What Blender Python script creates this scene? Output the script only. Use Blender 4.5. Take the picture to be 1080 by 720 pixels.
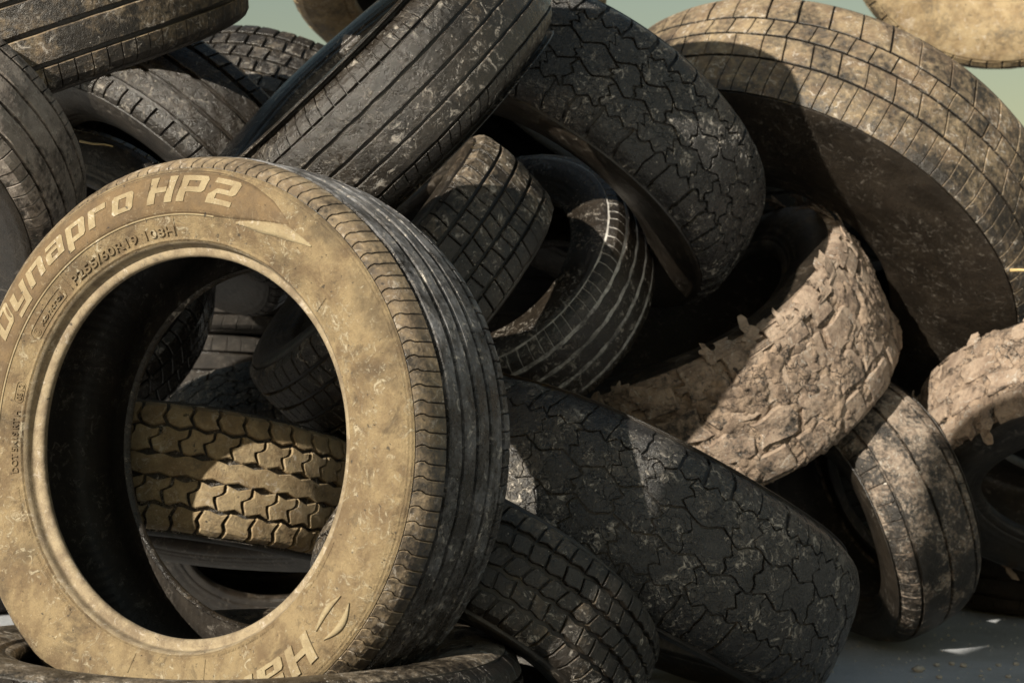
import bpy, math, random
import numpy as np
from mathutils import Vector, Matrix

scene = bpy.context.scene
for o in list(bpy.data.objects): bpy.data.objects.remove(o)
col = scene.collection

# ------------------------------------------------------------------ camera, sky, sun, exposure
CAM_H, PITCH = 0.5, math.atan(70.0 / 1760.0)
cd = bpy.data.cameras.new('camera'); cam = bpy.data.objects.new('camera', cd); col.objects.link(cam)
cam.location = (0, 0, CAM_H); cam.rotation_euler = (math.pi / 2 + PITCH, 0, 0)
cd.sensor_width = 36.0; cd.lens = 36.0 * 1760.0 / 1080.0; cd.clip_start = .05; cd.clip_end = 3000
cd.dof.use_dof = True; cd.dof.focus_distance = 2.3; cd.dof.aperture_fstop = 8.0
scene.camera = cam

SUN = Vector((-.54, -.755, .375)).normalized()          # direction towards the sun
world = bpy.data.worlds.new('World'); scene.world = world; world.use_nodes = True
wn = world.node_tree; bg = wn.nodes['Background']
sky = wn.nodes.new('ShaderNodeTexSky'); sky.sky_type = 'NISHITA'; sky.sun_disc = False
sky.sun_elevation = math.asin(SUN.z); sky.sun_rotation = math.atan2(SUN.x, SUN.y)
sky.dust_density = 1.0; sky.air_density = 2.2; sky.ozone_density = 1.0
wn.links.new(sky.outputs[0], bg.inputs[0]); bg.inputs[1].default_value = .05; bg.name = 'sky_background'
sl = bpy.data.lights.new('sun', 'SUN'); sl.energy = 5.0; sl.angle = math.radians(.53); sl.color = (1, .93, .80)
so = bpy.data.objects.new('sun', sl); col.objects.link(so)
so.rotation_euler = SUN.to_track_quat('Z', 'Y').to_euler()
scene.view_settings.view_transform = 'Standard'; scene.view_settings.look = 'None'
scene.view_settings.exposure = 0.55; scene.view_settings.gamma = 1.0
scene.render.engine = 'CYCLES'
scene.cycles.use_denoising = True
scene.cycles.max_bounces = 6

# ------------------------------------------------------------------ materials
def N(nt, t, **kw):
    n = nt.nodes.new(t)
    for k, v in kw.items():
        if k.startswith('i_'):
            n.inputs[int(k[2:]) if k[2:].isdigit() else k[2:].replace('_', ' ')].default_value = v
        else: setattr(n, k, v)
    return n
def mathn(nt, op, a, b=None, c=None, clamp=False):
    n = nt.nodes.new('ShaderNodeMath'); n.operation = op; n.use_clamp = clamp
    for i, x in enumerate((a, b, c)):
        if x is None: continue
        if isinstance(x, (int, float)): n.inputs[i].default_value = x
        else: nt.links.new(x, n.inputs[i])
    return n.outputs[0]
def mix(nt, f, a, b):
    n = nt.nodes.new('ShaderNodeMix'); n.data_type = 'RGBA'
    for i, x in ((0, f), (6, a), (7, b)):
        if isinstance(x, (int, float)): n.inputs[i].default_value = x
        elif isinstance(x, tuple): n.inputs[i].default_value = (*x, 1)
        else: nt.links.new(x, n.inputs[i])
    return n.outputs[2]
def noise(nt, vec, scale, detail=4, rough=.55, dist=0):
    n = N(nt, 'ShaderNodeTexNoise'); n.inputs['Scale'].default_value = scale; n.inputs['Detail'].default_value = detail
    n.inputs['Roughness'].default_value = rough; n.inputs['Distortion'].default_value = dist
    nt.links.new(vec, n.inputs['Vector']); return n.outputs[0]
def ramp(nt, x, lo, hi):
    n = nt.nodes.new('ShaderNodeMapRange'); n.interpolation_type = 'SMOOTHSTEP'
    nt.links.new(x, n.inputs[0]); n.inputs[1].default_value = lo; n.inputs[2].default_value = hi
    return n.outputs[0]

DUST = (.50, .38, .19); DUST2 = (.36, .245, .115); BLACK = (.0142, .0110, .0080)
MUD = (.40, .30, .22); MUD2 = (.22, .155, .11)
def rubber(name, cover=.4, dust=DUST, dust2=DUST2, black=BLACK, scale=14., up=.12, gloss=.34, fleck=.4, bump=.5, cracks=0., soft=.13, grime=0., flcol=(.62, .555, .475)):
    """aged tyre rubber: black compound under a broken film of dust, with pale scuffs, painted glints, grit and dried splashes"""
    m = bpy.data.materials.new(name); m.use_nodes = True; nt = m.node_tree; L = nt.links
    b = nt.nodes['Principled BSDF']
    geo = N(nt, 'ShaderNodeNewGeometry'); pos = geo.outputs['Position']
    n1 = noise(nt, pos, scale, 5, .6, .2); n2 = noise(nt, pos, scale * 7, 7, .72, .3); n3 = noise(nt, pos, 480, 4, .65)
    n4 = noise(nt, pos, scale * 1.7, 8, .70, .25)
    sep = N(nt, 'ShaderNodeSeparateXYZ'); L.new(geo.outputs['Normal'], sep.inputs[0])
    s = mathn(nt, 'MULTIPLY_ADD', n2, .5, mathn(nt, 'MULTIPLY', n1, .5))
    s = mathn(nt, 'MULTIPLY_ADD', sep.outputs[2], up, s)
    t0 = .75 - .55 * cover
    mask = ramp(nt, s, t0 - soft, t0 + soft)
    dcol = mix(nt, ramp(nt, n4, .38, .64), dust, dust2)
    dcol = mix(nt, ramp(nt, n2, .55, .8), dcol, tuple(min(1, c * 1.3 + .03) for c in dust))
    dcol = mix(nt, mathn(nt, 'MULTIPLY', ramp(nt, n3, .5, .75), .45), dcol, tuple(c * .35 for c in dust2))
    blk = mix(nt, ramp(nt, n4, .35, .7), black, tuple(c * 2.2 for c in black))
    base = mix(nt, mask, blk, dcol)
    if grime:                          # oily brown smears, a shape of their own
        g1 = ramp(nt, noise(nt, pos, 4.5, 7, .65, .8), .50, .66); g2 = ramp(nt, noise(nt, pos, 26, 6, .7, .6), .53, .68)
        gm = mathn(nt, 'MULTIPLY', mathn(nt, 'MAXIMUM', g1, mathn(nt, 'MULTIPLY', g2, .8)), grime)
        base = mix(nt, gm, base, tuple(c * .42 for c in dust2))
    fl = noise(nt, pos, 60, 7, .78, 1.2); fl2 = noise(nt, pos, 190, 4, .6, .4)
    fm = mathn(nt, 'MULTIPLY', ramp(nt, fl, .53, .63), ramp(nt, n1, .44, .56))
    fm = mathn(nt, 'MAXIMUM', fm, mathn(nt, 'MULTIPLY', ramp(nt, fl2, .66, .71), .9))
    base = mix(nt, mathn(nt, 'MULTIPLY', fm, fleck), base, flcol)  # pale flecks: scuffs, with the rubber's glints painted into the colour
    dk = ramp(nt, noise(nt, pos, 110, 3, .5, .5), .68, .73)
    base = mix(nt, mathn(nt, 'MULTIPLY', dk, .75), base, black)
    h = mathn(nt, 'MULTIPLY_ADD', n2, .7, mathn(nt, 'MULTIPLY_ADD', n3, .35, mathn(nt, 'MULTIPLY', noise(nt, pos, 75, 5, .7, .5), .9)))
    h = mathn(nt, 'MULTIPLY_ADD', fm, .25 * min(1, fleck), h)
    if cracks:
        wv = N(nt, 'ShaderNodeVectorMath'); wv.operation = 'MULTIPLY_ADD'
        nz = N(nt, 'ShaderNodeTexNoise'); nz.inputs['Scale'].default_value = 30; nz.inputs['Detail'].default_value = 4; L.new(pos, nz.inputs['Vector'])
        L.new(nz.outputs['Color'], wv.inputs[0]); wv.inputs[1].default_value = (.05, .05, .05); L.new(pos, wv.inputs[2])
        v = N(nt, 'ShaderNodeTexVoronoi'); v.feature = 'DISTANCE_TO_EDGE'; v.inputs['Scale'].default_value = 48
        L.new(wv.outputs[0], v.inputs['Vector'])
        cr = mathn(nt, 'MULTIPLY', mathn(nt, 'SUBTRACT', 1.0, ramp(nt, v.outputs['Distance'], .0, .045)), ramp(nt, n1, .40, .56))
        h = mathn(nt, 'MULTIPLY_ADD', cr, -cracks, h)
        base = mix(nt, mathn(nt, 'MULTIPLY', cr, min(1, cracks)), base, tuple(c * .8 for c in black))
    L.new(base, b.inputs['Base Color'])
    rg = mathn(nt, 'MULTIPLY_ADD', mask, .88 - gloss, gloss); rg = mathn(nt, 'MULTIPLY_ADD', n2, .3, mathn(nt, 'SUBTRACT', rg, .15), clamp=True)
    L.new(rg, b.inputs['Roughness'])
    b.inputs['Specular IOR Level'].default_value = .7
    bp = N(nt, 'ShaderNodeBump'); bp.inputs['Strength'].default_value = bump; bp.inputs['Distance'].default_value = .004
    L.new(h, bp.inputs['Height']); L.new(bp.outputs[0], b.inputs['Normal'])
    return m

M = {}
M['hero_wall'] = rubber('dusty_sidewall', 0.9, (.245, .178, .09), (.135, .088, .042), scale=12, up=.05, fleck=.6, bump=.75, gloss=.5, grime=.85, flcol=(.50, .43, .30))
M['hero_band'] = rubber('logo_band_rubber', .95, (.155, .098, .043), (.105, .066, .03), scale=12, up=.03, fleck=.25, bump=.35, gloss=.5, grime=.3, flcol=(.4, .32, .2))
M['hero_letter'] = rubber('letter_rubber', 1.1, (.31, .245, .14), (.23, .17, .092), scale=14, up=.03, fleck=.4, bump=.25, gloss=.5, grime=.2)
M['hero_bead'] = rubber('bead_rubber', .75, (.30, .235, .145), (.17, .125, .075), scale=18, up=.05, fleck=.4, bump=.25, gloss=.35)
M['hero_shoulder'] = rubber('shoulder_rubber', .44, (.26, .19, .11), (.15, .105, .062), scale=16, up=.12, bump=.4)
M['hero_tread'] = rubber('worn_sheen_rubber', .36, (.26, .255, .26), (.15, .14, .135), scale=20, up=.10, bump=.9, fleck=.9, gloss=.27)  # grey dust tint on the worn ribs also paints in the sky's sheen
M['groove'] = rubber('groove_rubber', .05, scale=14, fleck=0)
M['deep'] = rubber('shade_black_rubber', .0, (.12, .09, .06), (.08, .06, .04), scale=14, fleck=.1, gloss=.85)  # dustless and dull, painting in the shade of the heap's gaps
M['black'] = rubber('black_rubber', .12, (.24, .185, .12), (.14, .10, .065), scale=14, up=.08, gloss=.29, fleck=.5, bump=.7)
M['black_gloss'] = rubber('smooth_black_rubber', .06, (.22, .18, .14), (.13, .1, .08), scale=14, up=.05, gloss=.22, fleck=.45, bump=.6)
M['aged'] = rubber('aged_cracked_rubber', .2, (.26, .23, .19), (.15, .125, .10), black=(.018, .0165, .0155), scale=14, up=.07, gloss=.26, fleck=1.0, cracks=.45, bump=.9)
M['worn'] = rubber('worn_brown_rubber', .22, (.32, .25, .17), (.19, .14, .09), scale=13, up=.10, gloss=.30, fleck=.9, bump=.9)
M['brown'] = rubber('brown_dusty_rubber', .36, (.31, .23, .135), (.18, .12, .07), scale=11, up=.14, gloss=.4, fleck=.6, bump=.7)
M['sandy'] = rubber('sand_covered_rubber', .66, (.36, .27, .15), (.23, .158, .08), scale=14, up=.06, fleck=.45, bump=.55, gloss=.5, grime=.35)
M['sandy_far'] = rubber('pale_sandy_rubber', .8, (.52, .42, .24), (.40, .29, .14), scale=12, up=.06, fleck=.3, bump=.4, gloss=.6)
M['mud'] = rubber('muddy_rubber', .58, MUD, MUD2, scale=16, up=.08, fleck=.7, bump=1.0, gloss=.45, soft=.08)
M['spatter'] = rubber('mud_spattered_rubber', .42, (.38, .30, .23), (.2, .145, .105), scale=18, up=.06, fleck=.9, bump=1.0, gloss=.4, soft=.07)
M['ashen'] = rubber('ashen_dusty_rubber', .55, (.34, .29, .25), (.2, .165, .14), scale=13, up=.06, fleck=.6, bump=.7, gloss=.4, soft=.08)
M['mud_cake'] = rubber('caked_mud', .75, (.345, .25, .175), (.12, .083, .058), black=(.03, .022, .018), scale=15, up=.05, fleck=.5, bump=1.0, gloss=.7, cracks=1.2, soft=.1)
M['chalk'] = rubber('chalky_groove_rubber', .55, (.62, .59, .55), (.3, .28, .25), scale=26, fleck=.2)
M['wall'] = rubber('sidewall_rubber', .12, (.2, .15, .095), (.12, .085, .055), scale=9, up=.10, gloss=.34, fleck=.16, bump=.6)
M['liner'] = rubber('inner_liner_rubber', .06, (.16, .12, .08), (.09, .07, .045), scale=12, up=.08, gloss=.55, fleck=.2)

# ------------------------------------------------------------------ mesh helpers
def link(name, verts, faces, mat, parent=None, smooth=True):
    me = bpy.data.meshes.new(name)
    me.from_pydata(verts.tolist() if hasattr(verts, 'tolist') else verts, [], faces)
    if smooth:
        me.polygons.foreach_set('use_smooth', [True] * len(me.polygons))
    me.materials.append(mat)
    o = bpy.data.objects.new(name, me); col.objects.link(o); o.parent = parent
    return o
def catmull(P, n):
    P = np.array(P, float); Q = np.vstack([2 * P[0] - P[1], P, 2 * P[-1] - P[-2]]); out = []
    for i in range(1, len(Q) - 2):
        t = np.linspace(0, 1, n, endpoint=False)[:, None]; p0, p1, p2, p3 = Q[i - 1:i + 3]
        out.append(.5 * (2 * p1 + (p2 - p0) * t + (2 * p0 - 5 * p1 + 4 * p2 - p3) * t ** 2 + (3 * p1 - p0 - 3 * p2 + p3) * t ** 3))
    out.append(P[-1][None]); return np.vstack(out)

class Shape:
    """cross-section of one tyre; maps (theta, v, h) to local space, v = arc length from the crown, h = height off the skin"""
    def __init__(s, R, TW, W, Rb, seed, gd=.009, oval=.004, lip=False, crown=1.):
        s.R, s.TW, s.W, s.Rb, s.gd = R, TW, W, Rb, gd; H = R - Rb
        rn = random.Random(seed); s.rn = rn
        P = [(0, R), (TW * .18, R - .0008 * crown), (TW * .34, R - .003 * crown), (TW * .45, R - .0075 * crown), (TW * .5, R - .0125 * crown),
             (TW * .5 + (W - TW) * .30, R - .0155 - .0125 * crown), (W * .49, R - .30 * H), (W * .5, R - .46 * H), (W * .487, R - .62 * H), (W * .455, R - .78 * H),
             (W * .425, R - .88 * H), (W * .418, Rb + .010), (W * .41, Rb + .003), (W * .385, Rb), (W * .34, Rb + .0005), (W * .31, Rb + .004)]
        if lip: P = P[:10] + [(W * .432, R - .87 * H), (W * .405, R - .888 * H), (W * .372, R - .905 * H), (W * .372, Rb + .008), (W * .362, Rb + .0015), (W * .335, Rb), (W * .31, Rb + .004)]
        s.prof = catmull(P, 14); d = np.diff(s.prof, axis=0); s.v = np.r_[0, np.cumsum(np.hypot(d[:, 0], d[:, 1]))]
        t = np.gradient(s.prof, axis=0); n = np.stack([-t[:, 1], t[:, 0]], 1); n /= np.linalg.norm(n, axis=1)[:, None]
        s.n = n; s.vmax = s.v[-1]
        s.vT = s.v[14 * 4]; s.vS = s.vT + .018; s.vB = s.v[14 * 10]
        s.o = [(2, oval, rn.uniform(0, 6.28)), (3, oval * .5, rn.uniform(0, 6.28)), (5, oval * .2, rn.uniform(0, 6.28))]
        s.w = [(rn.randint(2, 9), rn.uniform(20, 90), rn.uniform(0, 6.28)) for _ in range(5)] + [(rn.randint(12, 40), rn.uniform(40, 150), rn.uniform(0, 6.28)) for _ in range(5)]
    def wobble(s, th, v):
        z = 0
        for a, b, c in s.w: z = z + np.sin(a * th + b * v + c)
        return z / 5.
    def edge(s, e, th, amp):
        r = random.Random(int(round(e * 1e5)) + 7919); z = 0
        for k in (7, 13, 29, 53, 97, 171): z = z + np.sin((k + r.randint(0, 5)) * th + r.uniform(0, 6.28))
        return amp * z / 2.2
    def at(s, th, v, h=0.):
        th = np.asarray(th, float); v = np.asarray(v, float); th, v, h = np.broadcast_arrays(th, v, np.asarray(h, float))
        av = np.abs(v); sg = np.where(v < 0, -1., 1.)
        ax = np.interp(av, s.v, s.prof[:, 0]); r = np.interp(av, s.v, s.prof[:, 1])
        na = np.interp(av, s.v, s.n[:, 0]); nr = np.interp(av, s.v, s.n[:, 1])
        z = sg * (ax + h * na); rr = r + h * nr
        f = 1.
        for k, a, p in s.o: f = f + a / s.R * np.sin(k * th + p) * .7
        wz = sum(a * np.sin(k * th + p + 1.3) for k, a, p in s.o)
        rr = rr * f
        return np.stack([rr * np.cos(th), rr * np.sin(th), z + wz], -1)
    def revolve(s, name, vs, hs, mat, parent, seg=144, noise_amp=0.):
        th = np.linspace(0, 2 * np.pi, seg, endpoint=False)
        T, V = np.meshgrid(th, vs, indexing='ij'); Hh = np.broadcast_to(np.asarray(hs, float), T.shape).copy()
        if noise_amp: Hh += noise_amp * s.wobble(T, V)
        P = s.at(T, V, Hh).reshape(-1, 3); n = len(vs); F = []
        up = vs[-1] > vs[0]
        for i in range(seg):
            a, b = i * n, ((i + 1) % seg) * n
            for j in range(n - 1):
                q = (a + j, b + j, b + j + 1, a + j + 1)
                F.append(q if up else q[::-1])
        return link(name, P, F, mat, parent)
    def inner(s, mat, parent, seg=112, ribs=0.):
        H = s.R - s.Rb; W = s.W
        Q = [(W * .31, s.Rb + .004), (W * .36, s.Rb + .03), (W * .43, s.R - .55 * H), (W * .42, s.R - .32 * H), (s.TW * .42, s.R - .026), (0, s.R - .021)]
        Q = np.array(Q + [(-a, r) for a, r in Q[-2::-1]]); Q = catmull(Q, 4)
        th = np.linspace(0, 2 * np.pi, seg, endpoint=False); f = 1.
        for k, a, p in s.o: f = f + a / s.R * np.sin(k * th + p) * .7
        if ribs: f = f + ribs * (np.arange(seg) // 2 % 2)
        wz = sum(a * np.sin(k * th + p + 1.3) for k, a, p in s.o)
        P = np.stack([(Q[None, :, 1] * f[:, None]) * np.cos(th)[:, None], (Q[None, :, 1] * f[:, None]) * np.sin(th)[:, None], Q[None, :, 0] + wz[:, None]], -1).reshape(-1, 3)
        n = len(Q); F = []
        for i in range(seg):
            a, b = i * n, ((i + 1) % seg) * n
            for j in range(n - 1): F.append((a + j, a + j + 1, b + j + 1, b + j))
        return link('inner_liner', P, F, mat, parent)

def tri(x): return 2 * np.abs(2 * (x - np.floor(x + .5))) - 1
def block(S, cutL, cutR, lo, hi, nu, nv, bev=.0012, h0=None, wear=0., drop=0.):
    """one tread block between two lateral cuts theta(t) and two edges v(theta)"""
    h0 = -S.gd - .0012 if h0 is None else h0
    def P(u, t, h):
        a = cutL(t); b = cutR(t); th = a + (b - a) * u
        l = lo(th); g = hi(th); return S.at(th, l + (g - l) * t, h), th, l + (g - l) * t
    Lu = abs(cutR(.5) - cutL(.5)) * S.R; Lv = abs(float(hi(cutL(.5)) - lo(cutL(.5))))
    eu, ev = min(.3, bev / max(Lu, 1e-4)), min(.3, bev / max(Lv, 1e-4))
    u = np.linspace(0, 1, nu + 1); t = np.linspace(0, 1, nv + 1)
    U, Tt = np.meshgrid(u, t, indexing='ij')
    _, TH, VV = P(U, Tt, 0.)
    Htop = -drop + wear * (S.wobble(TH, VV) - .6)
    A = P(eu + (1 - 2 * eu) * U, ev + (1 - 2 * ev) * Tt, Htop)[0].reshape(-1, 3)
    per = [(i, 0) for i in range(nu)] + [(nu, j) for j in range(nv)] + [(i, nv) for i in range(nu, 0, -1)] + [(0, j) for j in range(nv, 0, -1)]
    pi = np.array([i * (nv + 1) + j for i, j in per]); pu = np.array([i / nu for i, j in per]); pt = np.array([j / nv for i, j in per])
    B = P(pu, pt, Htop.reshape(-1)[pi] - bev)[0]; C = P(pu, pt, np.full(len(per), h0))[0]
    V = np.vstack([A, B, C]); F = []
    for i in range(nu):
        for j in range(nv): a = i * (nv + 1) + j; F.append((a, a + nv + 1, a + nv + 2, a + 1))
    m = len(per); b0 = len(A); c0 = b0 + m
    for k in range(m):
        k2 = (k + 1) % m
        F.append((int(pi[k]), b0 + k, b0 + k2, int(pi[k2]))); F.append((b0 + k, c0 + k, c0 + k2, b0 + k2))
    return V, [tuple(int(x) for x in f[::-1]) for f in F] if False else [tuple(int(x) for x in f) for f in F]

def row(S, parent, mat, e0, e1, n, cut=((0, 0), (1, 0)), z0=(0, 1, 0), z1=(0, 1, 0), gu=.003, gv=.003, nu=4, nv=3, jit=.1, phase=0., ind=True, wear=.0012, bev=.0012, miss=0., name='tread_block', drop=0., rough=0.):
    """a ring of tread blocks; edges e0,e1 in metres of arc; z = (zigzag amplitude, zigs per block, phase)"""
    rn = S.rn; ct = np.array([c[0] for c in cut]); co = np.array([c[1] for c in cut])
    ths = [2 * math.pi * (j + phase + rn.uniform(-jit, jit)) / n for j in range(n)]; ths.append(ths[0] + 2 * math.pi)
    kk = n / (2 * math.pi)
    lo = lambda th: e0 + gv / 2 + z0[0] * tri(th * kk * z0[1] + z0[2]) + (S.edge(e0, th, rough) if rough and z0[0] else 0)
    hi = lambda th: e1 - gv / 2 + z1[0] * tri(th * kk * z1[1] + z1[2]) + (S.edge(e1, th, rough) if rough and z1[0] else 0)
    kn = np.linspace(0, 1, 7); kr = [np.array([rn.gauss(0, rough) for _ in kn]) for _ in range(n)]; kr.append(kr[0])
    gw = [gu * (rn.uniform(.5, 1.6) if rough else 1) for _ in range(n)]; gw.append(gw[0])
    objs, VV, FF, off = [], [], [], 0
    for j in range(n):
        if miss and rn.random() < miss: continue
        a, b = ths[j] + gw[j] / 2 / S.R, ths[j + 1] - gw[j + 1] / 2 / S.R
        cl = lambda t, a=a, q=kr[j]: a + (np.interp(t, ct, co) + np.interp(t, kn, q)) / S.R
        cr = lambda t, b=b, q=kr[j + 1]: b + (np.interp(t, ct, co) + np.interp(t, kn, q)) / S.R
        V, F = block(S, cl, cr, lo, hi, nu, nv, bev, wear=wear, drop=drop + abs(rn.gauss(0, wear * .4)))
        if ind: objs.append(link(name, V, F, mat, parent, smooth=False))
        else:
            VV.append(V); FF += [tuple(x + off for x in f) for f in F]; off += len(V)
    if not ind: objs.append(link('tread_row', np.vstack(VV), FF, mat, parent, smooth=False))
    return objs
def rib(S, parent, mat, e0, e1, seg=200, amp=0., zz=0, wear=.0008, bev=.0015, gv=.004, drop=0.):
    """an unbroken circumferential rib"""
    th = np.linspace(0, 2 * np.pi, seg, endpoint=False)
    a = e0 + gv / 2 + (amp * tri(th * zz / (2 * np.pi)) if zz else amp * np.sin(37 * th)); b = e1 - gv / 2 + (amp * tri(th * zz / (2 * np.pi)) if zz else amp * np.sin(41 * th + 1))
    cols = [(a, -S.gd - .001), (a, -bev), (a + bev, 0)] + [(a + bev + (b - a - 2 * bev) * f, 0) for f in (.33, .67)] + [(b - bev, 0), (b, -bev), (b, -S.gd - .001)]
    P = []
    for i, (v, h) in enumerate(cols):
        hh = np.full(seg, h, float)
        if h > -S.gd: hh = hh + wear * (S.wobble(th, v) - .6) - drop
        P.append(S.at(th, v, hh))
    P = np.stack(P, 1).reshape(-1, 3); n = len(cols)
    F = [(i * n + j, ((i + 1) % seg) * n + j, ((i + 1) % seg) * n + j + 1, i * n + j + 1) for i in range(seg) for j in range(n - 1)]
    return link('tread_rib', P, F, mat, parent, smooth=False)

def bumps(v, lst):
    h = np.zeros_like(v)
    for c, w, a in lst: h += a * np.exp(-((v - c) / w) ** 2)
    return h

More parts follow.
